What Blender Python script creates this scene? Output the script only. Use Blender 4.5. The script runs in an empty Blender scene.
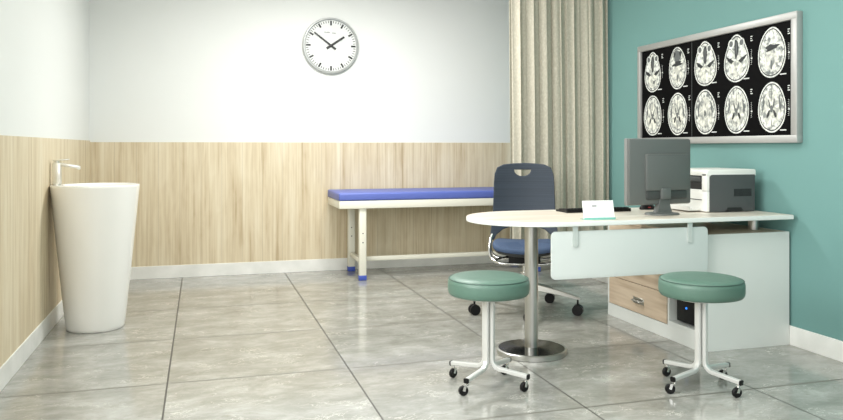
import bpy, bmesh, math, random
from mathutils import Vector, Matrix
random.seed(7)
PI = math.pi
C = bpy.context.scene.collection

# ------------------------------------------------------------------ materials
def srgb(r, g, b):
    f = lambda c: (c/255/12.92) if c/255 <= .04045 else ((c/255+.055)/1.055)**2.4
    return (f(r), f(g), f(b), 1)

def mat(name, col, rough=.5, metal=0, spec=.5, noise=0, nscale=8, bump=0, bscale=60, coat=0, alpha=1):
    m = bpy.data.materials.new(name); m.use_nodes = True
    nt = m.node_tree; b = nt.nodes['Principled BSDF']
    b.inputs['Base Color'].default_value = col
    b.inputs['Roughness'].default_value = rough
    b.inputs['Metallic'].default_value = metal
    b.inputs['Specular IOR Level'].default_value = spec
    b.inputs['Coat Weight'].default_value = coat
    tc = nt.nodes.new('ShaderNodeTexCoord')
    n = nt.nodes.new('ShaderNodeTexNoise'); n.inputs['Scale'].default_value = nscale; n.inputs['Detail'].default_value = 4
    nt.links.new(tc.outputs['Object'], n.inputs['Vector'])
    k = max(noise, .012)
    mr = nt.nodes.new('ShaderNodeMapRange'); mr.inputs['To Min'].default_value = 1-k; mr.inputs['To Max'].default_value = 1+k
    nt.links.new(n.outputs['Fac'], mr.inputs['Value'])
    mx = nt.nodes.new('ShaderNodeVectorMath'); mx.operation = 'SCALE'
    mx.inputs[0].default_value = col[:3]
    nt.links.new(mr.outputs['Result'], mx.inputs['Scale'])
    nt.links.new(mx.outputs['Vector'], b.inputs['Base Color'])
    if bump:
        n2 = nt.nodes.new('ShaderNodeTexNoise'); n2.inputs['Scale'].default_value = bscale
        nt.links.new(tc.outputs['Object'], n2.inputs['Vector'])
        bp = nt.nodes.new('ShaderNodeBump'); bp.inputs['Strength'].default_value = bump; bp.inputs['Distance'].default_value = .01
        nt.links.new(n2.outputs['Fac'], bp.inputs['Height']); nt.links.new(bp.outputs['Normal'], b.inputs['Normal'])
    return m

def ramp_mat(name, stops, scale_vec, nscale=1, detail=6, rough=.5, dist=0, rot=None, lines=None, spec=.5, lo=.3, hi=.7):
    """noise stretched by scale_vec, coloured by a ramp"""
    m = bpy.data.materials.new(name); m.use_nodes = True
    nt = m.node_tree; L = nt.links; b = nt.nodes['Principled BSDF']
    b.inputs['Roughness'].default_value = rough; b.inputs['Specular IOR Level'].default_value = spec
    tc = nt.nodes.new('ShaderNodeTexCoord'); mp = nt.nodes.new('ShaderNodeMapping')
    mp.inputs['Scale'].default_value = scale_vec
    L.new(tc.outputs['Object'], mp.inputs['Vector'])
    n = nt.nodes.new('ShaderNodeTexNoise'); n.inputs['Scale'].default_value = nscale
    n.inputs['Detail'].default_value = detail; n.inputs['Distortion'].default_value = dist
    L.new(mp.outputs['Vector'], n.inputs['Vector'])
    mr = nt.nodes.new('ShaderNodeMapRange'); mr.inputs['From Min'].default_value = lo; mr.inputs['From Max'].default_value = hi
    L.new(n.outputs['Fac'], mr.inputs['Value'])
    cr = nt.nodes.new('ShaderNodeValToRGB'); e = cr.color_ramp.elements
    while len(e) < len(stops): e.new(.5)
    for i, (p, c) in enumerate(stops): e[i].position = p; e[i].color = c
    L.new(mr.outputs['Result'], cr.inputs['Fac']); L.new(cr.outputs['Color'], b.inputs['Base Color'])
    return m

white_paint = mat('white_wall_paint', srgb(228, 230, 227), .85, noise=.015, nscale=2)
teal_paint = mat('teal_wall_paint', srgb(106, 147, 143), .8, noise=.03, nscale=3, bump=.04, bscale=25)
ceil_mat = mat('ceiling_white', srgb(235, 235, 232), .9)
skirt_mat = ramp_mat('pale_marble_skirting', [(0, srgb(222, 223, 218)), (1, srgb(242, 242, 238))], (6, 6, 6), 1, rough=.35)

def wood_panel(name, axis, tone=1.0):
    m = bpy.data.materials.new(name); m.use_nodes = True
    nt = m.node_tree; L = nt.links; b = nt.nodes['Principled BSDF']; b.inputs['Roughness'].default_value = .55
    tc = nt.nodes.new('ShaderNodeTexCoord')
    def nz(sx, sz, detail, dist, off):
        mp = nt.nodes.new('ShaderNodeMapping')
        mp.inputs['Scale'].default_value = (sx, sx, sz); mp.inputs['Location'].default_value = (off, off, off)
        L.new(tc.outputs['Object'], mp.inputs['Vector'])
        n = nt.nodes.new('ShaderNodeTexNoise'); n.inputs['Scale'].default_value = 1
        n.inputs['Detail'].default_value = detail; n.inputs['Distortion'].default_value = dist
        L.new(mp.outputs['Vector'], n.inputs['Vector']); return n.outputs['Fac']
    broad = nz(11, .8, 3, .3, 2.3); fine = nz(62, 1.3, 5, .4, 7.1); blot = nz(20, 4.5, 3, .8, 11)
    def math_(op, a, c=None, v=None):
        n = nt.nodes.new('ShaderNodeMath'); n.operation = op; L.new(a, n.inputs[0])
        if c is not None: L.new(c, n.inputs[1])
        elif v is not None: n.inputs[1].default_value = v
        return n.outputs[0]
    s = math_('ADD', math_('MULTIPLY', broad, v=.45), math_('MULTIPLY', fine, v=.4))
    s = math_('ADD', s, math_('MULTIPLY', blot, v=.15))
    mr = nt.nodes.new('ShaderNodeMapRange'); mr.inputs['From Min'].default_value = .33; mr.inputs['From Max'].default_value = .62
    L.new(s, mr.inputs['Value'])
    cr = nt.nodes.new('ShaderNodeValToRGB'); e = cr.color_ramp.elements
    cols = [(0, srgb(174, 154, 122)), (.3, srgb(200, 183, 152)), (.6, srgb(213, 199, 170)), (1, srgb(224, 213, 188))]
    while len(e) < 4: e.new(.5)
    for i, (p, c) in enumerate(cols): e[i].position = p; e[i].color = c
    L.new(mr.outputs['Result'], cr.inputs['Fac'])
    # narrow vertical joints between boards
    sep = nt.nodes.new('ShaderNodeSeparateXYZ'); L.new(tc.outputs['Object'], sep.inputs[0])
    u = sep.outputs[axis]
    fr = math_('FRACT', math_('MULTIPLY', u, v=1/.18))
    lt = math_('LESS_THAN', fr, v=.02)
    mx = nt.nodes.new('ShaderNodeMix'); mx.data_type = 'RGBA'
    L.new(math_('MULTIPLY', lt, v=.35), mx.inputs['Factor']); L.new(cr.outputs['Color'], mx.inputs['A'])
    mx.inputs['B'].default_value = srgb(130, 108, 80)
    L.new(mx.outputs['Result'], b.inputs['Base Color'])
    return m
wood_left = wood_panel('light_oak_panel_left', 1); wood_back = wood_panel('light_oak_panel_back', 0)

def floor_material():
    m = bpy.data.materials.new('polished_grey_marble_tile'); m.use_nodes = True
    nt = m.node_tree; L = nt.links; b = nt.nodes['Principled BSDF']
    tc = nt.nodes.new('ShaderNodeTexCoord'); sep = nt.nodes.new('ShaderNodeSeparateXYZ'); L.new(tc.outputs['Object'], sep.inputs[0])
    def M(op, a, c=None, v=None, w=None):
        n = nt.nodes.new('ShaderNodeMath'); n.operation = op
        if isinstance(a, float): n.inputs[0].default_value = a
        else: L.new(a, n.inputs[0])
        if c is not None: L.new(c, n.inputs[1])
        elif v is not None: n.inputs[1].default_value = v
        if w is not None: n.inputs[2].default_value = w
        return n.outputs[0]
    T = .9
    u = M('DIVIDE', M('ADD', sep.outputs[0], v=.157), v=T); v_ = M('DIVIDE', M('SUBTRACT', sep.outputs[1], v=3.059), v=T)
    fu, fv = M('FLOOR', u), M('FLOOR', v_)
    du = M('ABSOLUTE', M('SUBTRACT', M('FRACT', M('ADD', u, v=.5)), v=.5))
    dv = M('ABSOLUTE', M('SUBTRACT', M('FRACT', M('ADD', v_, v=.5)), v=.5))
    gu = M('LESS_THAN', du, v=.0045); gv = M('LESS_THAN', dv, v=.0085)
    cmb = nt.nodes.new('ShaderNodeCombineXYZ'); L.new(M('MULTIPLY', fu, v=3.7), cmb.inputs[0]); L.new(M('MULTIPLY', fv, v=5.3), cmb.inputs[1]); L.new(M('ADD', fu, fv), cmb.inputs[2])
    add = nt.nodes.new('ShaderNodeVectorMath'); add.operation = 'ADD'; L.new(tc.outputs['Object'], add.inputs[0]); L.new(cmb.outputs[0], add.inputs[1])
    def nz(s, sc, det, dist=0, rough=.6):
        mp = nt.nodes.new('ShaderNodeMapping'); mp.inputs['Scale'].default_value = s; L.new(add.outputs[0], mp.inputs['Vector'])
        n = nt.nodes.new('ShaderNodeTexNoise'); n.inputs['Scale'].default_value = sc; n.inputs['Detail'].default_value = det
        n.inputs['Distortion'].default_value = dist; n.inputs['Roughness'].default_value = rough
        L.new(mp.outputs['Vector'], n.inputs['Vector']); return n.outputs['Fac']
    base = nz((1, 1.7, 1), 3.4, 10, .3, .74)
    mr = nt.nodes.new('ShaderNodeMapRange'); mr.inputs['From Min'].default_value = .3; mr.inputs['From Max'].default_value = .7; L.new(base, mr.inputs['Value'])
    cr = nt.nodes.new('ShaderNodeValToRGB'); e = cr.color_ramp.elements
    for p, c in [(.4, srgb(146, 146, 139)), (.7, srgb(163, 163, 157))]: x = e.new(p); x.color = c
    e[0].color = srgb(128, 127, 119); e[-1].color = srgb(180, 181, 175)
    L.new(mr.outputs['Result'], cr.inputs['Fac'])
    # pale short veins
    vn = nz((1.3, 2.0, 1), 7, 6, 1.2, .6)
    ridge = M('SUBTRACT', 1.0, M('MULTIPLY', M('ABSOLUTE', M('SUBTRACT', vn, v=.5)), v=42))
    ridge = M('MAXIMUM', ridge, v=0)
    msk = nz((1, 1.4, 1), 4.3, 3)
    mm = nt.nodes.new('ShaderNodeMapRange'); mm.inputs['From Min'].default_value = .5; mm.inputs['From Max'].default_value = .66; L.new(msk, mm.inputs['Value'])
    vein = M('MULTIPLY', M('MULTIPLY', ridge, mm.outputs['Result']), v=.75)
    mx = nt.nodes.new('ShaderNodeMix'); mx.data_type = 'RGBA'; L.new(vein, mx.inputs['Factor']); L.new(cr.outputs['Color'], mx.inputs['A']); mx.inputs['B'].default_value = srgb(224, 222, 212)
    # dark specks
    dn = nz((1.5, 3, 1), 9, 3, 1.0)
    dm = nt.nodes.new('ShaderNodeMapRange'); dm.inputs['From Min'].default_value = .63; dm.inputs['From Max'].default_value = .75; dm.inputs['To Max'].default_value = .45; L.new(dn, dm.inputs['Value'])
    mx2 = nt.nodes.new('ShaderNodeMix'); mx2.data_type = 'RGBA'; L.new(dm.outputs['Result'], mx2.inputs['Factor']); L.new(mx.outputs['Result'], mx2.inputs['A']); mx2.inputs['B'].default_value = srgb(112, 104, 88)
    g1 = nt.nodes.new('ShaderNodeMix'); g1.data_type = 'RGBA'; L.new(M('MULTIPLY', gv, v=.7), g1.inputs['Factor']); L.new(mx2.outputs['Result'], g1.inputs['A']); g1.inputs['B'].default_value = srgb(88, 85, 74)
    g2 = nt.nodes.new('ShaderNodeMix'); g2.data_type = 'RGBA'; L.new(M('MULTIPLY', gu, v=.92), g2.inputs['Factor']); L.new(g1.outputs['Result'], g2.inputs['A']); g2.inputs['B'].default_value = srgb(58, 56, 50)
    L.new(g2.outputs['Result'], b.inputs['Base Color'])
    rg = M('ADD', M('MULTIPLY', M('MAXIMUM', gu, gv), v=.4), v=.13)
    L.new(rg, b.inputs['Roughness']); b.inputs['Specular IOR Level'].default_value = .6
    return m
floor_mat = floor_material()

ceramic = mat('white_glazed_ceramic', srgb(238, 237, 232), .16, coat=.3)
chrome = mat('chrome', srgb(222, 222, 220), .12, 1)
satin = mat('satin_steel', srgb(196, 196, 192), .3, 1, noise=.03)
silver_paint = mat('silver_enamel', srgb(216, 217, 214), .32, .35)
faucet_mat = mat('satin_chrome', srgb(226, 224, 216), .28, .75)
reflection_steel = mat('steel_dark_reflection', srgb(96, 96, 93), .15, 1)  # steel darkened to stand in for the reflected desk underside
arm_grey = mat('grey_cast_aluminium', srgb(150, 149, 143), .35, .7)
black_rubber = mat('black_rubber', srgb(13, 13, 14), .5, spec=.3)
black_plastic = mat('black_plastic', srgb(12, 12, 13), .45, spec=.25)
stool_vinyl = mat('sage_green_vinyl', srgb(85, 115, 102), .42, noise=.05, nscale=10, bump=.08, bscale=160)
piping_vinyl = mat('dark_sage_piping', srgb(64, 90, 80), .45)
bed_vinyl = mat('blue_vinyl', srgb(90, 106, 180), .42, noise=.04, nscale=5)
bed_paint = mat('ivory_enamel', srgb(228, 226, 212), .35, noise=.02)
blue_cap = mat('blue_plastic_cap', srgb(66, 88, 176), .4)
hole_mat = mat('bolt_hole_dark', srgb(40, 38, 34), .6)
desk_white = mat('white_melamine', srgb(216, 220, 216), .38, noise=.015)
panel_white = mat('frosted_white_panel', srgb(206, 213, 210), .35, noise=.012)
bracket_mat = mat('grey_green_bracket', srgb(188, 196, 192), .35)
top_mat = ramp_mat('cream_wood_grain_top', [(0, srgb(212, 199, 180)), (.5, srgb(226, 216, 202)), (1, srgb(233, 226, 214))], (1.2, 14, 3), 1.0, rough=.32, dist=.5)
drawer_wood = ramp_mat('beige_ash_laminate', [(0, srgb(178, 158, 134)), (.5, srgb(198, 180, 157)), (1, srgb(212, 196, 174))], (2, 2, 26), 1, rough=.5, dist=.3)
dark_inside = mat('dark_cabinet_inside', srgb(70, 70, 66), .7)
mon_grey = mat('dark_grey_plastic', srgb(92, 96, 94), .45, noise=.02)
mon_edge = mat('mid_grey_plastic', srgb(116, 118, 116), .45)
mon_dark = mat('recess_shade_grey', srgb(58, 61, 60), .5)
screen_mat = mat('dark_glass_screen', srgb(16, 18, 20), .1)
prn_grey = mat('charcoal_plastic', srgb(72, 75, 76), .5)
prn_white = mat('light_plastic', srgb(228, 229, 224), .4)
prn_dark = mat('black_slot', srgb(24, 25, 26), .5)
chair_mesh = ramp_mat('navy_mesh', [(0, srgb(40, 49, 60)), (1, srgb(53, 64, 77))], (.6, .6, 150), 1, detail=1, rough=.65)
chair_seat = mat('navy_blue_seat_fabric', srgb(58, 76, 104), .8, noise=.08, nscale=60, bump=.1, bscale=300)
chair_shell = mat('dark_grey_shell', srgb(50, 52, 54), .45)
curtain_mat = ramp_mat('beige_curtain_cloth', [(0, srgb(176, 171, 155)), (.6, srgb(186, 181, 165)), (1, srgb(195, 191, 176))], (70, 70, 50), 1, rough=.9, detail=5)
clock_rim = mat('silver_clock_rim', srgb(176, 179, 177), .35, .3)
dial_mat = mat('white_dial', srgb(214, 217, 214), .5)
ink = mat('black_ink', srgb(22, 22, 24), .5)
grey_ink = mat('grey_ink', srgb(112, 114, 113), .6)
alu = mat('brushed_aluminium', srgb(178, 178, 176), .45, .5, noise=.04, nscale=40)
film_mat = mat('black_film', srgb(3, 3, 4), .6, spec=.08)
def scan_mat(name, a, b_, sc, lo, hi):
    return ramp_mat(name, [(0, a), (1, b_)], (1, 1, 1), sc, detail=5, rough=.4, dist=.6, lo=lo, hi=hi)
bone_mat = scan_mat('scan_bone', srgb(176, 180, 178), srgb(232, 234, 228), 45, .35, .6)
brain_mat = scan_mat('scan_brain', srgb(104, 110, 110), srgb(222, 224, 216), 38, .36, .58)
brain_mat2 = scan_mat('scan_brain_pale', srgb(128, 132, 130), srgb(228, 228, 216), 26, .36, .6)
scan_dark = mat('scan_dark', srgb(38, 41, 43), .5, noise=.3, nscale=60)
scan_mid = mat('scan_mid', srgb(92, 96, 96), .5, noise=.3, nscale=60)
scan_white = mat('scan_text_white', srgb(205, 208, 206), .5)
paper = mat('white_paper', srgb(244, 247, 246), .5)
mint = mat('mint_acrylic', srgb(122, 186, 174), .3)
paper_mint = mat('pale_mint_print', srgb(206, 232, 224), .5)
red_led = mat('red_glow_window', srgb(170, 40, 44), .3)
blue_led = bpy.data.materials.new('blue_led'); blue_led.use_nodes = True
_b = blue_led.node_tree.nodes['Principled BSDF']; _b.inputs['Base Color'].default_value = srgb(30, 110, 220); _b.inputs['Emission Color'].default_value = srgb(40, 130, 255); _b.inputs['Emission Strength'].default_value = 1.2

# ------------------------------------------------------------------ mesh helpers
def new(): return bmesh.new()
def merge(bm, src, M=None):
    me = bpy.data.meshes.new('tmp'); src.to_mesh(me); src.free()
    if M is not None: me.transform(M)
    bm.from_mesh(me); bpy.data.meshes.remove(me)
def bx(bm, x0, x1, y0, y1, z0, z1, bev=0, seg=2, M=None, mi=0):
    b = new(); bmesh.ops.create_cube(b, size=1)
    for v in b.verts:
        v.co = Vector((x0+(v.co.x+.5)*(x1-x0), y0+(v.co.y+.5)*(y1-y0), z0+(v.co.z+.5)*(z1-z0)))
    if bev: bmesh.ops.bevel(b, geom=b.edges[:], offset=bev, segments=seg, profile=.5, affect='EDGES', clamp_overlap=True)
    for f in b.faces: f.material_index = mi
    merge(bm, b, M); return bm
def loft(bm, rings, close=True, cap0=True, cap1=True, mi=0):
    vs = [[bm.verts.new(p) for p in r] for r in rings]; n = len(rings[0])
    for a, b in zip(vs, vs[1:]):
        for i in range(n if close else n-1):
            f = bm.faces.new((a[i], a[(i+1) % n], b[(i+1) % n], b[i])); f.material_index = mi
    if cap0: bm.faces.new(list(reversed(vs[0]))).material_index = mi
    if cap1: bm.faces.new(vs[-1]).material_index = mi
    return bm
def lathe(bm, prof, cx=0, cy=0, n=48, cap0=True, cap1=True, mi=0, M=None):
    b = new()
    loft(b, [[(cx+r*math.cos(2*PI*i/n), cy+r*math.sin(2*PI*i/n), z) for i in range(n)] for r, z in prof], True, cap0, cap1, mi)
    merge(bm, b, M); return bm
def cyl(bm, p0, p1, r, n=20, mi=0, r1=None):
    p0, p1 = Vector(p0), Vector(p1); d = p1-p0
    q = d.to_track_quat('Z', 'Y').to_matrix().to_4x4()
    return lathe(bm, [(r, 0), (r if r1 is None else r1, d.length)], n=n, mi=mi, M=Matrix.Translation(p0) @ q)
def smooth_path(pts, k=8):
    P = [Vector(p) for p in pts]; out = []
    for i in range(len(P)-1):
        a = P[i-1] if i else P[i]*2-P[i+1]; b = P[i]; c = P[i+1]; d = P[i+2] if i+2 < len(P) else P[i+1]*2-P[i]
        for j in range(k):
            t = j/k; out.append(.5*((2*b)+(c-a)*t+(2*a-5*b+4*c-d)*t*t+(3*b-a-3*c+d)*t**3))
    out.append(P[-1]); return out
def tube(bm, pts, r, n=12, rect=None, mi=0, side=None):
    """tube along pts; rect=(w,h) gives a rectangular section with w along `side`"""
    P = [Vector(p) for p in pts]; rings = []; prev = None
    for i, p in enumerate(P):
        t = (P[min(i+1, len(P)-1)]-P[max(i-1, 0)]).normalized()
        if side is not None: s = (Vector(side)-t*Vector(side).dot(t)).normalized()
        elif prev is not None: s = (prev-t*prev.dot(t)).normalized()
        else: s = t.orthogonal().normalized()
        prev = s; u = t.cross(s)
        if rect:
            w, h = rect[0]/2, rect[1]/2; c = min(w, h)*.35
            q = [(w-c, -h), (w, -h+c), (w, h-c), (w-c, h), (-w+c, h), (-w, h-c), (-w, -h+c), (-w+c, -h)]
            rings.append([p+s*a+u*b for a, b in q])
        else: rings.append([p+(s*math.cos(2*PI*k/n)+u*math.sin(2*PI*k/n))*r for k in range(n)])
    return loft(bm, rings, mi=mi)
def torus(bm, R, r, z, cx=0, cy=0, n=64, m=8, M=None, mi=0):
    b = new(); vs = []
    for i in range(n):
        a = 2*PI*i/n; vs.append([b.verts.new((cx+(R+r*math.cos(2*PI*j/m))*math.cos(a), cy+(R+r*math.cos(2*PI*j/m))*math.sin(a), z+r*math.sin(2*PI*j/m))) for j in range(m)])
    for i in range(n):
        for j in range(m):
            b.faces.new((vs[i][j], vs[(i+1) % n][j], vs[(i+1) % n][(j+1) % m], vs[i][(j+1) % m])).material_index = mi
    merge(bm, b, M); return bm
def prism(bm, loops, depth, bev=0, M=None, mi=0, cuts=None):
    """filled 2D outline (first loop) with holes, extruded +-depth/2 in z"""
    cu = bpy.data.curves.new('t', 'CURVE'); cu.dimensions = '2D'; cu.fill_mode = 'BOTH'
    cu.extrude = max(depth/2-bev, 1e-5); cu.bevel_depth = bev; cu.bevel_resolution = 2; cu.offset = -bev
    for lp in loops:
        s = cu.splines.new('POLY'); s.points.add(len(lp)-1); s.use_cyclic_u = True
        for i, (x, y) in enumerate(lp): s.points[i].co = (x, y, 0, 1)
    ob = bpy.data.objects.new('t', cu); C.objects.link(ob)
    dg = bpy.context.evaluated_depsgraph_get(); me = bpy.data.meshes.new_from_object(ob.evaluated_get(dg))
    bpy.data.objects.remove(ob); bpy.data.curves.remove(cu)
    b = new(); b.from_mesh(me); bpy.data.meshes.remove(me)
    bmesh.ops.remove_doubles(b, verts=b.verts[:], dist=1e-5)
    for f in b.faces: f.material_index = mi
    if cuts:
        for co, no in cuts: bmesh.ops.bisect_plane(b, geom=b.verts[:]+b.edges[:]+b.faces[:], plane_co=co, plane_no=no)
    if M is not None: b.transform(M)
    merge(bm, b); return bm
def rrect(x0, x1, y0, y1, r, n=6):
    if not isinstance(r, (list, tuple)): r = [r]*4
    out = []
    for (cx, cy, rr, a0) in ((x1-r[0], y0+r[0], r[0], -90), (x1-r[1], y1-r[1], r[1], 0), (x0+r[2], y1-r[2], r[2], 90), (x0+r[3], y0+r[3], r[3], 180)):
        for i in range(n+1):
            a = math.radians(a0+90*i/n); out.append((cx+rr*math.cos(a), cy+rr*math.sin(a)))
    return out

def obj(name, bm, m, parent=None, smooth=40, label=None):
    me = bpy.data.meshes.new(name)
    bmesh.ops.recalc_face_normals(bm, faces=bm.faces[:])
    bm.to_mesh(me); bm.free()
    for x in (m if isinstance(m, (list, tuple)) else [m]): me.materials.append(x)
    if smooth:
        for p in me.polygons: p.use_smooth = True
        me.set_sharp_from_angle(angle=math.radians(smooth))
    o = bpy.data.objects.new(name, me); C.objects.link(o)
    if parent: o.parent = parent
    if label: o['label'] = label
    return o
def thing(name, label, cat, loc, rz=0, group=None):
    o = bpy.data.objects.new(name, None); C.objects.link(o); o.empty_display_size = .1
    o.location = loc; o.rotation_euler = (0, 0, rz); o['label'] = label; o['category'] = cat
    if group: o['group'] = group
    return o
def tag(o, label, cat, loc=None, rz=0):
    o['label'] = label; o['category'] = cat
    if loc: o.location = loc
    o.rotation_euler.z = rz
    return o
def struct(name, bm, m, smooth=0):
    o = obj(name, bm, m, None, smooth); o['kind'] = 'structure'; return o
def dup(root, loc, rz, label):
    r = root.copy(); C.objects.link(r); r.location = loc; r.rotation_euler = (0, 0, rz); r['label'] = label
    for ch in list(root.children):
        c = ch.copy(); C.objects.link(c); c.parent = r
        for g in list(ch.children):
            d = g.copy(); C.objects.link(d); d.parent = c
    return r

# ------------------------------------------------------------------ room
XL, XR, YB, YF, H = -.92, 3.325, 7.15, -.9, 2.75
struct('floor', bx(new(), XL-.1, XR+.1, YF, YB+.1, -.1, 0), floor_mat)
struct('ceiling', bx(new(), XL-.1, XR+.1, YF, YB+.1, H, H+.1), ceil_mat)
struct('wall_left', bx(new(), XL-.1, XL, YF, YB+.1, 0, H), white_paint)
struct('wall_back', bx(new(), XL, XR, YB, YB+.1, 0, H), white_paint)
struct('wall_right', bx(new(), XR, XR+.1, YF, YB+.1, 0, H), teal_paint)
ZP = 1.205
struct('trim_1', bx(new(), XL, XL+.006, YF, YB, .11, ZP+.013), wood_left)
struct('trim_2', bx(new(), XL+.006, XR, YB-.006, YB, .11, ZP), wood_back)
struct('baseboard_left', bx(new(), XL, XL+.012, YF, YB, 0, .112, .002, 1), skirt_mat)
struct('baseboard_back', bx(new(), XL+.012, XR-.012, YB-.012, YB, 0, .112, .002, 1), skirt_mat)
struct('baseboard_right', bx(new(), XR-.012, XR, YF, YB, 0, .112, .002, 1), skirt_mat)

# ------------------------------------------------------------------ wash basin
t = thing('wash_basin', 'tall white tapered pedestal wash basin against the left wood-panelled wall', 'wash basin', (-.6475, 5.325, 0))
b = new(); rings = []; n = 64
def ring(cx, r, z, sq=0): return [(cx+r*math.cos(2*PI*i/n), r*math.sin(2*PI*i/n), z) for i in range(n)]
outer = [(.0, .166, 0), (.0, .172, .004), (.0, .176, .02)]
for k in range(1, 13):
    q = k/12; outer.append((0, .176+(.2645-.176)*q**.95, .02+.885*q))
outer += [(0, .265, .914), (0, .2635, .919), (0, .2605, .921)]
inner = [(.026, .224, .921), (.026, .219, .918), (.026, .214, .90), (.025, .205, .85), (.027, .16, .80), (.028, .09, .775), (.028, .03, .768)]
loft(b, [ring(c, r, z) for c, r, z in outer+inner])
obj('bowl', b, ceramic, t, 50)
b = new(); lathe(b, [(.022, .768), (.024, .771), (.018, .773), (.004, .773)], cx=.028, n=24)
obj('drain', b, chrome, t)
fa = new()
lathe(fa, [(.027, .921), (.027, .927), (.023, .929)], cx=-.227, n=28)
bx(fa, -.252, -.202, -.022, .022, .927, 1.062, .006)
bx(fa, -.246, -.095, -.017, .017, 1.046, 1.066, .004, M=Matrix.Translation((-.24, 0, 1.055)) @ Matrix.Rotation(math.radians(9), 4, 'Y') @ Matrix.Translation((.24, 0, -1.055)))
bx(fa, -.108, -.090, -.012, .012, 1.018, 1.042, .003)
f = obj('faucet', fa, faucet_mat, t)
lv = new(); lathe(lv, [(.016, 1.062), (.016, 1.073)], cx=-.227, n=20)
bx(lv, -.25, -.155, -.015, .015, 1.073, 1.081, .003, M=Matrix.Translation((-.227, 0, 1.075)) @ Matrix.Rotation(math.radians(-5), 4, 'Y') @ Matrix.Translation((.227, 0, -1.075)))
obj('lever', lv, faucet_mat, f)

# ------------------------------------------------------------------ wall clock (local: x right, z up, y into the wall)
t = thing('wall_clock', 'round white wall clock with silver rim and black hands', 'clock', (1.170, YB, 2.113))
MY = Matrix.Rotation(PI/2, 4, 'X')       # local z -> -y (towards the room)
b = new(); lathe(b, [(.255, 0), (.262, .006), (.264, .03), (.258, .042), (.248, .044), (.240, .036), (.2395, .028)], n=96, cap1=False, M=MY)
obj('rim', b, clock_rim, t, 50)
b = new(); lathe(b, [(.2405, .02), (.2405, .03)], n=96, M=MY); obj('dial', b, dial_mat, t)
b = new()
for i in range(60):
    a = 2*PI*i/60; R = Matrix.Translation((0, -.0302, 0)) @ Matrix.Rotation(a, 4, 'Y')
    if i % 5 == 0: bx(b, -.0085, .0085, -.0008, 0, .190, .234, M=R)
    else: bx(b, -.0030, .0030, -.0008, 0, .212, .234, M=R)
obj('minute_track', b, ink, t, 0)
b = new()   # small faint maker's lettering, unreadable in the photo
for x0, x1, h_ in ((-.060, -.054, .012), (-.051, -.046, .008), (-.043, -.037, .008), (-.034, -.028, .012), (-.025, -.020, .012), (-.017, -.011, .008), (.012, .018, .008), (.021, .027, .010), (.030, .036, .008), (.039, .044, .008)):
    z0 = .118-.004*(x0 > 0)
    bx(b, x0, x1, -.0306, -.030, z0, z0+h_)
obj('lettering', b, grey_ink, t, 0)
def hand(name, ang, L, tail, w0, w1, y):
    b = new(); prism(b, [[(-w0/2, -tail), (w0/2, -tail), (w1/2, L), (-w1/2, L)]], .003, 0, M=Matrix.Translation((0, y, 0)) @ Matrix.Rotation(math.radians(ang), 4, 'Y') @ MY)
    obj(name, b, ink, t, 0)
hand('hour_hand', 55.5, .152, .05, .024, .018, -.034); hand('minute_hand', -53, .198, .055, .019, .013, -.039)
b = new(); lathe(b, [(.012, .03), (.012, .043), (.007, .044)], n=20, M=MY); obj('hand_cap', b, ink, t)

# ------------------------------------------------------------------ examination bed
BX0, BX1, BY0, BY1 = 1.137, 3.19, 6.5, 7.125
t = thing('examination_bed', 'long narrow examination bed with blue vinyl top and ivory frame by the back wall', 'examination bed', (BX0, BY0, 0))
W, D = BX1-BX0, BY1-BY0
obj('mattress', bx(new(), 0, W, 0, D, .695, .765, .016, 4), bed_vinyl, t)
b = new(); bx(b, .004, W-.004, .004, .034, .628, .695, .004); bx(b, .004, W-.004, D-.034, D-.004, .628, .695, .004)
bx(b, .004, .034, .03, D-.03, .628, .695, .004); bx(b, W-.034, W-.004, .03, D-.03, .628, .695, .004); bx(b, .03, W-.03, .03, D-.03, .682, .694)
obj('frame', b, bed_paint, t)
for lx in (.183, W-.215):
    for ly in (.02, D-.085):
        l = obj('leg', bx(new(), lx, lx+.062, ly, ly+.055, .04, .66, .006), bed_paint, t)
        obj('foot_cap', bx(new(), lx-.003, lx+.065, ly-.003, ly+.058, 0, .045, .006), blue_cap, l, label='blue plastic foot cap')
        for hz in (.33, .41): obj('bolt_hole', cyl(new(), (lx+.031, ly-.001, hz), (lx+.031, ly+.004, hz), .0055, 12), hole_mat, l)
    obj('cross_rail', bx(new(), lx+.012, lx+.05, .075, D-.085, .142, .18, .004), bed_paint, t)
obj('long_rail', bx(new(), .2, W-.19, D*.32, D*.32+.035, .142, .18, .004), bed_paint, t)

# ------------------------------------------------------------------ curtain on a ceiling rail
t = thing('privacy_curtain', 'beige pleated privacy curtain hanging beside the teal wall', 'curtain', (2.40, 5.74, 0))
b = new(); NX, NZ = 260, 28; Wc = .895
random.seed(5); ph = [random.uniform(-1.1, 1.1) for _ in range(12)]; am = [random.uniform(.55, 1.25) for _ in range(12)]
grid = []
for j in range(NZ+1):
    z = .30+(H-.04-.30)*j/NZ; row = []
    for i in range(NX+1):
        s = i/NX; q = s*7.4; k = int(q); A = am[k]*(1-(q-k))+am[k+1]*(q-k)
        P = ph[k]*(1-(q-k))+ph[k+1]*(q-k)
        w = 1-.25*j/NZ
        y = .026*A*math.sin(2*PI*q+P+.12*math.sin(z*2+k))*w+.007*math.sin(5*PI*q*.9+.5*z)
        x = s*(Wc+.012)+.010*math.sin(4*PI*q+P)+.006*math.sin(z*1.7)
        row.append(b.verts.new((x, y, z)))
    grid.append(row)
for j in range(NZ):
    for i in range(NX): b.faces.new((grid[j][i], grid[j][i+1], grid[j+1][i+1], grid[j+1][i]))
cl = obj('cloth', b, curtain_mat, t, 180)
sm = cl.modifiers.new('thickness', 'SOLIDIFY'); sm.thickness = .003
b = new(); bx(b, -1.2, .9, -.012, .012, H-.035, H, .003)
obj('rail', b, satin, t)

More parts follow.
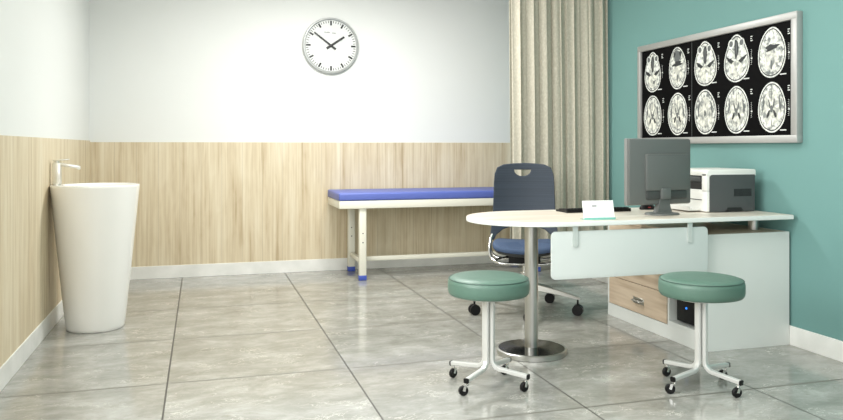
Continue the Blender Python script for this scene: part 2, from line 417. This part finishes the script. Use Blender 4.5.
# ------------------------------------------------------------------ film viewer on the teal wall (local: x = left-to-right for the viewer, y up, z out of the wall)
t = thing('film_viewer', 'wide silver-framed black film viewer with ten brain scans on the teal wall', 'x-ray film viewer', (XR, 4.4265, 1.567))
MB = Matrix(((0, 0, -1, 0), (-1, 0, 0, 0), (0, 1, 0, 0), (0, 0, 0, 1)))    # (x,y,z) -> (-z,-x,y)
def hw(bm): bm.transform(MB); return bm
hwid, hh = .8375, .381
b = new()
bx(b, -hwid, hwid, hh-.046, hh, 0, .045, .006); bx(b, -hwid, hwid, -hh, -hh+.046, 0, .045, .006)
bx(b, -hwid, -hwid+.042, -hh+.04, hh-.04, 0, .045, .006); bx(b, hwid-.05, hwid, -hh+.04, hh-.04, 0, .045, .006)
obj('frame', hw(b), alu, t)
b = new(); bx(b, -hwid+.035, hwid-.035, -hh+.035, hh-.035, .004, .026); obj('film_sheet', hw(b), film_mat, t, 0)
b = new(); bx(b, -hwid+.045+.624, -hwid+.045+.627, -hh+.045, hh-.045, .026, .0266); obj('film_seam', hw(b), scan_mid, t, 0)
def blob(cx, cy, a, bb, z, mi, bm, top=0, rot=0, n=40, wob=0, seed=0):
    r = random.Random(seed); P = [r.uniform(0, 6.28) for _ in range(3)]; vs = []
    for i in range(n):
        th = 2*PI*i/n; k = 1+wob*(math.sin(3*th+P[0])+.6*math.sin(5*th+P[1])+.4*math.sin(8*th+P[2]))
        x = a*math.cos(th)*k; y = bb*math.sin(th)*k; x *= 1-top*(y/bb)
        x, y = x*math.cos(rot)-y*math.sin(rot), x*math.sin(rot)+y*math.cos(rot)
        vs.append(bm.verts.new((cx+x, cy+y, z)))
    bm.faces.new(vs).material_index = mi
def rect(bm, x0, x1, y0, y1, z, mi):
    bm.faces.new([bm.verts.new(p) for p in ((x0, y0, z), (x1, y0, z), (x1, y1, z), (x0, y1, z))]).material_index = mi
cw, ch = (2*hwid-.092)/5, (2*hh-.092)/2
for r_ in range(2):
    for c_ in range(5):
        cx = -hwid+.042+cw*(c_+.5)-.014; cy = (ch/2 if r_ == 0 else -ch/2)*.99
        b = new(); sd = r_*5+c_; a, bb = .117, .153
        if r_ == 0 and c_ in (0, 1): a = .104
        z0 = .0268; dz = .0003; tp = (.26 if c_ in (0, 2, 3) else .12) if r_ == 0 else .06; rt = [0, .03, .06, 0, -.05][c_] if r_ == 0 else [0, 0, .05, 0, 0][c_]
        blob(cx, cy, a, bb, z0, 1, b, tp, rt, 56, .006, sd)
        blob(cx, cy, a-.008, bb-.009, z0+dz, 3, b, tp, rt, 56, .008, sd)
        blob(cx, cy, a-.014, bb-.016, z0+2*dz, 2, b, tp, rt, 56, .012, sd)
        if r_ == 0 and c_ in (0, 2, 3):
            for s in (-1, 1):
                blob(cx+s*.05+rt*-.1, cy+.095, .028, .03, z0+3*dz, 1, b, 0, 0, 24)
                blob(cx+s*.05+rt*-.1, cy+.097, .018, .019, z0+4*dz, 4, b, 0, 0, 24)
                blob(cx+s*.055, cy-.012, .045, .013, z0+3*dz, 3, b, 0, s*.5, 24, .1, sd+s)
                blob(cx+s*.062, cy+.03, .022, .03, z0+3*dz, 1, b, 0, 0, 24, .08, sd+9)
            blob(cx, cy+.06, .02, .062, z0+3*dz, 3, b, 0, 0, 24, .08, sd)
            blob(cx, cy+.062, .006, .045, z0+4*dz, 4, b, 0, 0, 18, .1, sd)
            blob(cx, cy-.068, .06, .052, z0+4*dz, 5, b, .1, 0, 36, .03, sd)
            blob(cx+.02, cy-.08, .012, .014, z0+5*dz, 1 if c_ > 0 else 4, b, 0, 0, 18)
        elif r_ == 0:
            blob(cx, cy+.085, .045, .045, z0+3*dz, 4 if c_ == 1 else 2, b, 0, 0, 30, .12, sd)
            blob(cx, cy+.03, .055, .018, z0+4*dz, 3, b, 0, .1, 30, .2, sd+4)
            for s in (-1, 1): blob(cx+s*.035, cy+.1, .012, .02, z0+5*dz, 3 if c_ == 1 else 1, b, 0, s*.3, 18, .1, sd)
            blob(cx, cy-.045, .062, .062, z0+4*dz, 5, b, .1, 0, 36, .04, sd)
            blob(cx, cy-.075, .008, .03, z0+5*dz, 4, b, 0, 0, 18, .1, sd)
        else:
            blob(cx, cy-.005, .078, .105, z0+3*dz, 5, b, .05, rt, 40, .03, sd+2)
            blob(cx, cy+.075, .003, .045, z0+4*dz, 4, b, 0, rt, 14); blob(cx, cy-.1, .003, .03, z0+4*dz, 4, b, 0, rt, 14)
            if c_ != 2:
                for s in (-1, 1):
                    blob(cx+s*.018, cy+.02, .007, .03, z0+4*dz, 4, b, 0, s*-.25, 20, .08, sd)
                    blob(cx+s*.028, cy-.04, .010, .026, z0+4*dz, 3, b, 0, s*.45, 20, .08, sd)
            blob(cx, cy-.01, .012, .022, z0+5*dz, 4, b, 0, 0, 18, .15, sd)
            for s in (-1, 1): blob(cx+s*.07, cy+.02, .008, .05, z0+4*dz, 4, b, 0, s*.15, 20, .25, sd+s)
        obj('brain_scan', hw(b), [film_mat, bone_mat, brain_mat, scan_dark, scan_mid, brain_mat2], t, 0)
        b = new(); x1 = cx+a+.012
        for i, w_ in enumerate((.018, .012, .02)): rect(b, x1+.002, x1+.002+w_, cy+.118-.013*i, cy+.124-.013*i, .0268, 0)
        rect(b, cx+.07, cx+.122, cy-.142, cy-.135, .0282, 0)
        rect(b, x1+.012, x1+.0135, cy-.055, cy+.04, .0268, 0)
        for i in range(9): rect(b, x1+.004, x1+.012, cy-.055+i*.0118, cy-.0535+i*.0118, .0268, 0)
        rect(b, x1+.006, x1+.02, cy-.02, cy-.012, .0272, 0)
        obj('scan_marking', hw(b), scan_white, t, 0)

# ------------------------------------------------------------------ desk
DX0, DX1, DY0, DY1 = 1.428, 3.285, 3.618, 4.355
t = thing('desk', 'white D-ended desk with cream top on a round silver column', 'desk', (1.8, 4.0, 0))
R = (DY1-DY0)/2; cy = (DY0+DY1)/2
def desk_outline(ins=0):
    o = [(DX1-ins, DY0+ins), (DX1-ins, DY1-ins)]
    n_ = 40
    for i in range(n_+1):
        a = PI/2+PI*i/n_; o.append((DX0+R*1.1+(R*1.1-ins)*math.cos(a), cy+(R-ins)*math.sin(a)))
    return [(x-1.8, y-4.0) for x, y in o]
def ol(z, ins): return [(x, y, z) for x, y in desk_outline(ins)]
b = new(); loft(b, [ol(.743, .003), ol(.745, 0), ol(.7655, 0), ol(.7685, .0025)]); obj('edge_band', b, desk_white, t, 50)
b = new(); loft(b, [ol(.7683, .0026), ol(.7692, .003)]); obj('tabletop', b, top_mat, t, 0)
COL = (-.012, -.04)
b = new(); lathe(b, [(.0375, .02), (.0375, .735)], *COL, n=36); lathe(b, [(.09, .733), (.09, .743)], *COL, n=36)
obj('column', b, satin, t)
b = new(); lathe(b, [(.193, 0), (.196, .003), (.196, .026), (.191, .030), (.186, .0305)], *COL, n=72); pl = obj('base_plate', b, satin, t)
b = new(); lathe(b, [(.186, .029), (.185, .0312), (.06, .033), (.039, .036)], *COL, n=72); obj('base_top_reflection', b, reflection_steel, pl, label='steel top of the base plate with dark reflection painted in')  # no separate cover: dark reflection on the base top, put into its colour
b = new(); prism(b, [rrect(1.757-1.8, 2.715-1.8, .465, .717, .025)], .012, .001, M=Matrix.Translation((0, 3.642-4.0, 0)) @ Matrix.Rotation(PI/2, 4, 'X'))
obj('modesty_panel', b, panel_white, t)
for bxp in (1.892, 2.596):
    b = new(); prism(b, [rrect(bxp-.014-1.8, bxp+.014-1.8, .632, .744, [.0135, .001, .001, .0135])], .007, 0, M=Matrix.Translation((0, 3.6315-4.0, 0)) @ Matrix.Rotation(PI/2, 4, 'X'))
    obj('panel_bracket', b, bracket_mat, t)

# ------------------------------------------------------------------ side cabinet under the desk
CX0, CX1, CY0, CY1, CH = 2.71, 3.311, 3.68, 4.72, .665
t = thing('side_cabinet', 'low white cabinet with beige drawers carrying the right end of the desk', 'cabinet', (CX0, CY0, 0))
w, d = CX1-CX0, CY1-CY0; YD = .32
b = new()
bx(b, 0, w, 0, .018, 0, CH, .0015, 1)                        # end panel
bx(b, 0, w, d-.018, d, 0, CH-.0181, .0015, 1)
bx(b, w-.008, w, .0181, d-.0181, .066, CH, 0)                     # back
bx(b, .004, w-.008, YD, YD+.018, .0661, CH-.0181, .001, 1)              # divider
bx(b, 0, .018, .018, d-.018, 0, .084, .001, 1)         # plinth
bx(b, .018, w-.008, .018, d-.018, .048, .066)
bx(b, 0, .05, .018, YD, .0842, .1118, .001, 1)
bx(b, .05, w-.008, .018, YD, .095, .1118)
bx(b, .0, .018, .018, YD+.018, .600, .6469)
obj('carcass', b, desk_white, t, 30)
obj('top_board', bx(new(), .001, w-.001, .0185, d-.001, CH-.0178, CH-.0005, .001, 1), drawer_wood, t)
for (z0, z1, hz) in ((.088, .272, .168), (.276, .46, .37), (.464, .645, .56)):
    dr = obj('drawer', bx(new(), -.001, .017, YD+.021, d-.020, z0, z1, .0015, 1), drawer_wood, t)
    b = new(); ym = (YD+.021+d-.02)/2-.03
    bx(b, -.004, -.0005, ym-.062, ym+.062, hz-.02, hz+.02, .001, 1); tube(b, [(-.003, ym-.05, hz), (-.024, ym-.046, hz), (-.024, ym+.046, hz), (-.003, ym+.05, hz)], .005)
    obj('handle', b, satin, dr, label='satin steel drawer pull')
for py in (.17, d-.45):
    for px in (.49,):
        b = new(); cyl(b, (px, py, CH-.0005), (px, py, .7425), .031, 28); obj('spacer_post', b, satin, t)

t = thing('computer_tower', 'black computer tower in the open bay of the white cabinet', 'computer', (CX0+.03, CY0+.085, .112))
obj('case', bx(new(), .012, .44, 0, .2, .008, .44, .005), black_plastic, t)
obj('front_panel', bx(new(), 0, .013, .002, .198, .01, .438, .005), black_rubber, t)
b = new(); lathe(b, [(.0065, 0), (.0065, .003)], n=16, M=Matrix.Translation((-.0005, .10, .100)) @ Matrix.Rotation(-PI/2, 4, 'Y')); obj('power_light', b, blue_led, t)
for yy in (.03, .17): obj('foot', bx(new(), .03, .4, yy-.012, yy+.012, 0, .009), black_rubber, t)

# ------------------------------------------------------------------ desk things
TZ = .7692
t = thing('computer_monitor', 'dark grey computer monitor seen from behind on the desk', 'monitor', (2.558, 3.86, TZ), math.radians(6))
b = new(); bx(b, -.235, .216, 0, .03, .058, .442, .006); obj('bezel', b, mon_edge, t)
b = new(); bx(b, -.231, .212, -.016, .002, .062, .438, .008); bx(b, -.122, .182, -.034, -.01, .14, .355, .01); obj('rear_shell', b, mon_grey, t)
b = new(); bx(b, -.115, .175, -.026, -.012, .090, .142, .006); obj('socket_recess', b, mon_dark, t)  # recess is not hollowed; its shade is put in as darker grey
b = new(); bx(b, -.118, .178, -.0355, -.033, .349, .352); obj('vent_line', b, mon_edge, t)
b = new(); bx(b, -.207, .201, .029, .0312, .077, .427); obj('screen', b, screen_mat, t, 0)
b = new()
loft(b, [[(x*sx, y*.5+.0, z) for x, y in ((-1, -.05), (1, -.05), (1, .03), (-1, .03))] for sx, z in ((.056, .012), (.046, .03), (.038, .06), (.033, .10), (.032, .135))])
bx(b, -.033, .033, -.042, -.008, .09, .155, .006)
b.transform(Matrix.Translation((.013, 0, 0))); obj('neck', b, mon_grey, t)
b = new(); lathe(b, [(.106, 0), (.108, .003), (.104, .009), (.06, .015), (.045, .016)], n=48); b.transform(Matrix.Translation((.013, 0, 0)) @ Matrix.Diagonal((1, .78, 1, 1))); obj('base', b, mon_grey, t)

t = thing('printer', 'grey and white laser printer at the wall end of the desk', 'printer', (2.893, 3.885, TZ))
PW, PD, PH = .345, .35, .258
b = new()
prism(b, [rrect(.006, PW-.01, .01, .222, [.004, .004, .03, .004])], PD-.016, .0, M=Matrix.Translation((0, PD/2, 0)) @ Matrix.Rotation(PI/2, 4, 'X'))
obj('body', b, prn_dark, t)
b = new()   # light front shell and cheeks
bx(b, 0, .05, 0, PD, .004, .135, .006); bx(b, 0, .05, 0, .05, .12, .235, .006); bx(b, 0, .05, PD-.05, PD, .12, .235, .006)
bx(b, .012, .05, .045, PD-.045, .13, .165, .003)
obj('front_cover', b, prn_white, t)
b = new(); prism(b, [rrect(0, PW+.006, .219, PH, [.002, .012, .022, .002])], PD+.004, .003, M=Matrix.Translation((0, PD/2, 0)) @ Matrix.Rotation(PI/2, 4, 'X')); obj('lid', b, prn_white, t)
for yy, nm in ((-.0015, 'side_panel'), (PD+.0015, 'side_panel')):
    b = new(); prism(b, [rrect(.019, PW-.004, .004, .226, [.01, .004, .02, .004])], .008, .001, M=Matrix.Translation((0, yy, 0)) @ Matrix.Rotation(PI/2, 4, 'X')); obj(nm, b, prn_grey, t)
b = new()
for k in range(15): bx(b, .19+.0085*k, .1955+.0085*k, -.0065, -.0045, .095, .14)
obj('vent', b, prn_dark, t, 0)
b = new(); prism(b, [[(.125, .004), (.26, .004), (.24, .028), (.145, .028)]], .002, 0, M=Matrix.Translation((0, -.0062, 0)) @ Matrix.Rotation(PI/2, 4, 'X')); obj('grip_recess', b, prn_dark, t, 0)
b = new(); bx(b, -.001, .03, .06, PD-.06, .182, .214, .004); obj('control_panel', b, prn_grey, t)
b = new(); bx(b, -.002, .004, .045, PD-.045, .072, .076); obj('tray_gap', b, prn_dark, t, 0)
b = new(); bx(b, -.075, .004, .06, PD-.04, .008, .018, .003); bx(b, -.085, -.07, .06, PD-.04, .008, .035, .003); obj('paper_tray', b, prn_white, t)
for px in (.04, PW-.04):
    for py in (.03, PD-.03): obj('foot', cyl(new(), (px, py, 0), (px, py, .012), .012), black_rubber, t)

t = thing('keyboard', 'black computer keyboard lying on the desk behind the small sign', 'keyboard', (2.30, 4.18, TZ))
b = new(); loft(b, [[(-.215, -.075, 0), (.215, -.075, 0), (.215, .075, 0), (-.215, .075, 0)], [(-.215, -.075, .020), (.215, -.075, .020), (.215, .075, .010), (-.215, .075, .010)]]); obj('case', b, black_plastic, t, 0)
key0 = obj('key', bx(new(), -.009, .009, -.0095, .0095, -.002, .006, .0015, 1), black_rubber, t)
first = True
for r in range(5):
    y = -.05+r*.0235; zt = .0185-.0017*r
    for k in range(19):
        if r == 4 and 4 <= k <= 8: continue
        kk = key0 if first else key0.copy()
        if not first: C.objects.link(kk); kk.parent = t
        first = False; kk.location = (-.198+k*.0222, y, zt)
obj('space_bar', bx(new(), -.12, -.01, .0345, .0535, .0097, .0177, .0015, 1), black_rubber, t)
t = thing('computer_mouse', 'black computer mouse with red light on the desk behind the monitor', 'mouse', (2.69, 4.2, TZ))
b = new(); rings = []
for z, k in ((0, .95), (.006, 1), (.016, .95), (.026, .78), (.033, .5), (.036, .15)):
    rings.append([(.055*k*math.cos(2*PI*i/24), .031*k**.8*math.sin(2*PI*i/24), z) for i in range(24)])
loft(b, rings); obj('shell', b, black_plastic, t)
b = new(); bx(b, -.012, .006, -.0315, -.027, .012, .018, .001); obj('red_light', b, red_led, t)
b = new(); tube(b, smooth_path([(.05, 0, .006), (.075, .02, .003), (.085, .08, .003), (.08, .16, .003)]), .0025, 8); obj('cord', b, black_rubber, t)

t = thing('sign_holder', 'small white tilted sign with mint base strip on the desk', 'sign', (2.064, 3.685, TZ), math.radians(-5))
MS = Matrix.Rotation(math.radians(-14), 4, 'X')
b = new(); bx(b, -.089, .089, -.002, .002, .004, .104, M=MS); obj('sheet', b, paper, t, 0)
b = new(); bx(b, -.090, .090, -.012, .05, 0, .003, .001, 1); bx(b, -.090, .090, -.011, -.005, 0, .012, .001, 1); obj('base_strip', b, mint, t)
b = new(); bx(b, -.036, -.009, -.0028, -.0018, .071, .078, M=MS)
bx(b, -.032, -.008, -.0028, -.0018, .057, .0595, M=MS)
obj('print_lines', b, grey_ink, t, 0)
b = new(); bx(b, -.01, .07, -.0028, -.0018, .090, .0925, M=MS); obj('print_band', b, paper_mint, t, 0)

# ------------------------------------------------------------------ office chair (local: front towards -y)
t = thing('office_chair', 'dark blue mesh swivel chair with chrome frame behind the desk', 'office chair', (2.19, 4.97, 0), math.radians(-23))
hole = []
for i in range(17):
    a = PI+PI*i/16; hole.append((-.01+.060*math.cos(a), .990+.042*math.sin(a)))
hole = [(-.073, .995)]+hole+[(.053, .995)]
out = []
out += [(-.15, .563), (-.08, .585), (0, .592), (.08, .585), (.15, .563), (.198, .525), (.218, .487)]
out += [(.246, .49), (.240, .56), (.230, .64), (.224, .75), (.220, .90), (.214, .965), (.196, 1.012), (.15, 1.034), (.08, 1.042), (0, 1.045)]
out += [(-x, y) for x, y in reversed(out[7:-1])]+[(-.218, .487), (-.198, .525)]
def bend(bm):
    for v in bm.verts:
        x, y, z = v.co
        v.co.y = y+.17+.13*max(0, z-.5)-.9*x*x+.02*math.cos((z-.75)*6)
    return bm
cuts = [((k*.03, 0, 0), (1, 0, 0)) for k in range(-7, 8)]+[((0, .5+.06*k, 0), (0, 1, 0)) for k in range(9)]
b = new(); prism(b, [out, hole], .022, .006, cuts=cuts, M=Matrix.Rotation(PI/2, 4, 'X')); bend(b); obj('backrest', b, chair_mesh, t, 50)
sl = [(-.19, -.2), (-.12, -.225), (0, -.235), (.12, -.225), (.19, -.2), (.218, -.15), (.222, 0), (.20, .16), (.14, .2), (0, .21), (-.14, .2), (-.20, .16), (-.222, 0), (-.218, -.15)]
sp = [(p.x, p.y) for p in smooth_path([(x, y, 0) for x, y in sl+[sl[0]]], 5)[:-1]]
def seat_ring(k, z): return [(x*k, y*k, z-.012+.25*x*x-(.9*max(0, -y-.13)**1.3*.4)) for x, y in sp]
b = new(); loft(b, [seat_ring(.93, .462), seat_ring(.99, .466), seat_ring(1, .478), seat_ring(.985, .492), seat_ring(.92, .499), seat_ring(.6, .495), seat_ring(.2, .493)]); obj('seat', b, chair_seat, t, 60)
b = new(); loft(b, [seat_ring(.8, .437), seat_ring(.93, .445), seat_ring(.96, .461)]); obj('seat_shell', b, chair_shell, t, 60)
for s in (-1, 1):
    b = new(); tube(b, smooth_path([(s*.232, .128, .53), (s*.242, .10, .49), (s*.246, .02, .425), (s*.226, -.07, .378), (s*.17, -.11, .355), (s*.09, -.12, .352), (0, -.12, .352)]), .011, 12)
    tube(b, smooth_path([(s*.242, .10, .49), (s*.236, .05, .415), (s*.19, .03, .375), (s*.1, .02, .37), (0, .02, .37)]), .010, 12)
    obj('side_frame', b, chrome, t)
b = new(); bx(b, -.11, .11, -.125, .1, .355, .43, .01); tube(b, [(-.08, -.02, .40), (-.19, -.05, .375), (-.2, -.06, .362)], .006); bx(b, -.215, -.185, -.075, -.045, .352, .364, .003)
obj('tilt_mechanism', b, black_plastic, t)
b = new(); cyl(b, (0, 0, .11), (0, 0, .28), .026); cyl(b, (0, 0, .24), (0, 0, .4), .014); obj('gas_lift', b, chrome, t)
st = obj('star_base', lathe(new(), [(.036, .13), (.04, .14), (.04, .215), (.03, .225)], n=28), satin, t)
base_rot = math.radians(23)
for k in range(5):
    a = base_rot+PI+2*PI*k/5; dx, dy = math.cos(a), math.sin(a)
    b = new(); Rz = Matrix.Rotation(a, 4, 'Z')
    rings = []
    for r, zc, w_, h_ in ((.02, .185, .05, .044), (.12, .172, .044, .036), (.25, .148, .036, .026), (.355, .122, .028, .018), (.39, .114, .022, .014)):
        rings.append([(r, -w_/2, zc-h_/2), (r, w_/2, zc-h_/2), (r, w_/2*.7, zc+h_/2), (r, -w_/2*.7, zc+h_/2)])
    loft(b, rings); b.transform(Rz); obj('base_arm', b, arm_grey, st, 30)
    b = new(); c = Vector((dx*.375, dy*.375, .037)); ax = Vector((-dy, dx, 0)) if k % 2 == 0 else Vector((-dy*.4+dx*.9, dx*.4+dy*.9, 0)).normalized()
    for s in (-1, 1): cyl(b, c+ax*s*.006, c+ax*s*.026, .037, 24)
    cyl(b, c-ax*.008, c+ax*.008, .026, 16); cyl(b, c, c+Vector((0, 0, .078)), .007, 10)
    obj('caster', b, black_rubber, t)

# ------------------------------------------------------------------ two stools
def make_stool(loc, rz, label):
    t = thing('stool', label, 'stool', loc, rz, 'green round stools in front of the desk')
    R = .2
    b = new(); lathe(b, [(.12, .440), (R-.022, .440), (R-.010, .443), (R-.003, .452), (R, .468), (R, .500), (R-.002, .512), (R-.008, .521), (R-.022, .529), (R-.05, .534), (.1, .536), (.02, .5365)], n=72)
    cu = obj('cushion', b, stool_vinyl, t, 60)
    b = new(); torus(b, R-.0065, .0028, .5205); obj('piping', b, piping_vinyl, cu)
    b = new(); lathe(b, [(.13, .428), (.13, .4405)], n=40); lathe(b, [(.045, .413), (.045, .429)], n=24); obj('seat_plate', b, silver_paint, t)
    for k in range(4):
        a = PI/2*k; dx, dy = math.cos(a), math.sin(a)
        o = .0215
        P = [(dx*o, dy*o, .42), (dx*o, dy*o, .3), (dx*o, dy*o, .15)]
        for j in range(7):
            q = PI/2*j/6*.93; P.append((dx*(o+.045*(1-math.cos(q))), dy*(o+.045*(1-math.cos(q))), .128-.045*math.sin(q)))
        P.append((dx*.213, dy*.213, .071))
        b = new(); tube(b, P, 0, rect=(.024, .020), side=(-dy, dx, 0)); lg = obj('leg', b, silver_paint, t, 40)
        b = new(); tube(b, [(dx*.211, dy*.211, .071), (dx*.218, dy*.218, .0705)], 0, rect=(.026, .023), side=(-dy, dx, 0)); obj('end_cap', b, black_plastic, lg, label='black plastic end cap')
        ca = [2.6, 2.9, 2.4, 2.75][k]; ax = Vector((-math.sin(ca), math.cos(ca), 0)); c = Vector((dx*.200, dy*.200, .0235)); tr = Vector((math.cos(ca), math.sin(ca), 0))
        b = new(); cyl(b, Vector((dx*.200, dy*.200, .045)), Vector((dx*.200, dy*.200, .064)), .006, 12)
        c2 = c+tr*[.018, .004, .022, .008][k]
        for s in (-1, 1):
            f0 = c2+ax*s*.0115; tube(b, [f0+Vector((0, 0, .022))-tr*.006, f0+Vector((0, 0, .008))-tr*.002, f0], 0, rect=(.003, .013), side=ax)
        bq = Vector((0, 0, .0235)); tube(b, [c2-ax*.013+bq-tr*.006, c2+ax*.013+bq-tr*.006], 0, rect=(.014, .005), side=tr)
        fk = obj('caster', b, chrome, t)
        b = new(); q = ax.to_track_quat('Z', 'Y').to_matrix().to_4x4()
        lathe(b, [(.010, -.009), (.020, -.009), (.0235, -.005), (.0235, .005), (.020, .009), (.010, .009)], n=28, M=Matrix.Translation(c2) @ q); obj('wheel', b, black_rubber, fk)
    return t
s1 = make_stool((1.35, 3.495, 0), math.radians(40), 'green round stool on wheels, the one beside the round silver desk column')
dup(s1, (2.326, 3.165, 0), math.radians(18), 'green round stool on wheels, the one in front of the white cabinet end panel')

# ------------------------------------------------------------------ camera
cam = bpy.data.cameras.new('camera'); co = bpy.data.objects.new('camera', cam); C.objects.link(co)
cam.sensor_width = 36; cam.lens = 762.56/843*36
co.location = (0, 0, 1.161); co.rotation_euler = (PI/2, 0, -.293)
cam.shift_x = (421.5-430.8)/843; cam.shift_y = (147.16-210)/843
cam.clip_start = .05
bpy.context.scene.camera = co

# ------------------------------------------------------------------ light
def area(name, loc, rot, sx, sy, power, col=(1, 1, 1)):
    l = bpy.data.lights.new(name, 'AREA'); l.shape = 'RECTANGLE'; l.size = sx; l.size_y = sy; l.energy = power; l.color = col
    o = bpy.data.objects.new(name, l); C.objects.link(o); o.location = loc; o.rotation_euler = rot; return o
area('added_ceiling_fill', (1.1, 5.5, H-.02), (0, 0, 0), 1.0, .6, 60, (1, .985, .96))  # unseen lamp added to brighten the back wall
area('added_ceiling_fill', (2.0, 2.7, H-.02), (0, 0, 0), 1.0, .6, 18, (1, .985, .96))  # second unseen lamp, added to even out the light
area('added_soft_fill', (XL+.02, 2.2, 1.75), (0, -PI/2, 0), 1.5, 2.2, 85, (1, 1, .99))  # area light added to mimic an unseen window; the wall has no opening
area('added_soft_fill', (.2, -.8, 1.75), (PI/2, 0, -.5), 2.0, 1.7, 20, (1, 1, .99))  # soft light added behind the camera to lift right side and back
w = bpy.data.worlds.new('world'); bpy.context.scene.world = w; w.use_nodes = True
w.node_tree.nodes['Background'].inputs[0].default_value = (1, 1, .99, 1); w.node_tree.nodes['Background'].inputs[1].default_value = .72
vs = bpy.context.scene.view_settings
vs.view_transform = 'Standard'; vs.look = 'None'; vs.gamma = 1; vs.exposure = .43; vs.use_curve_mapping = False
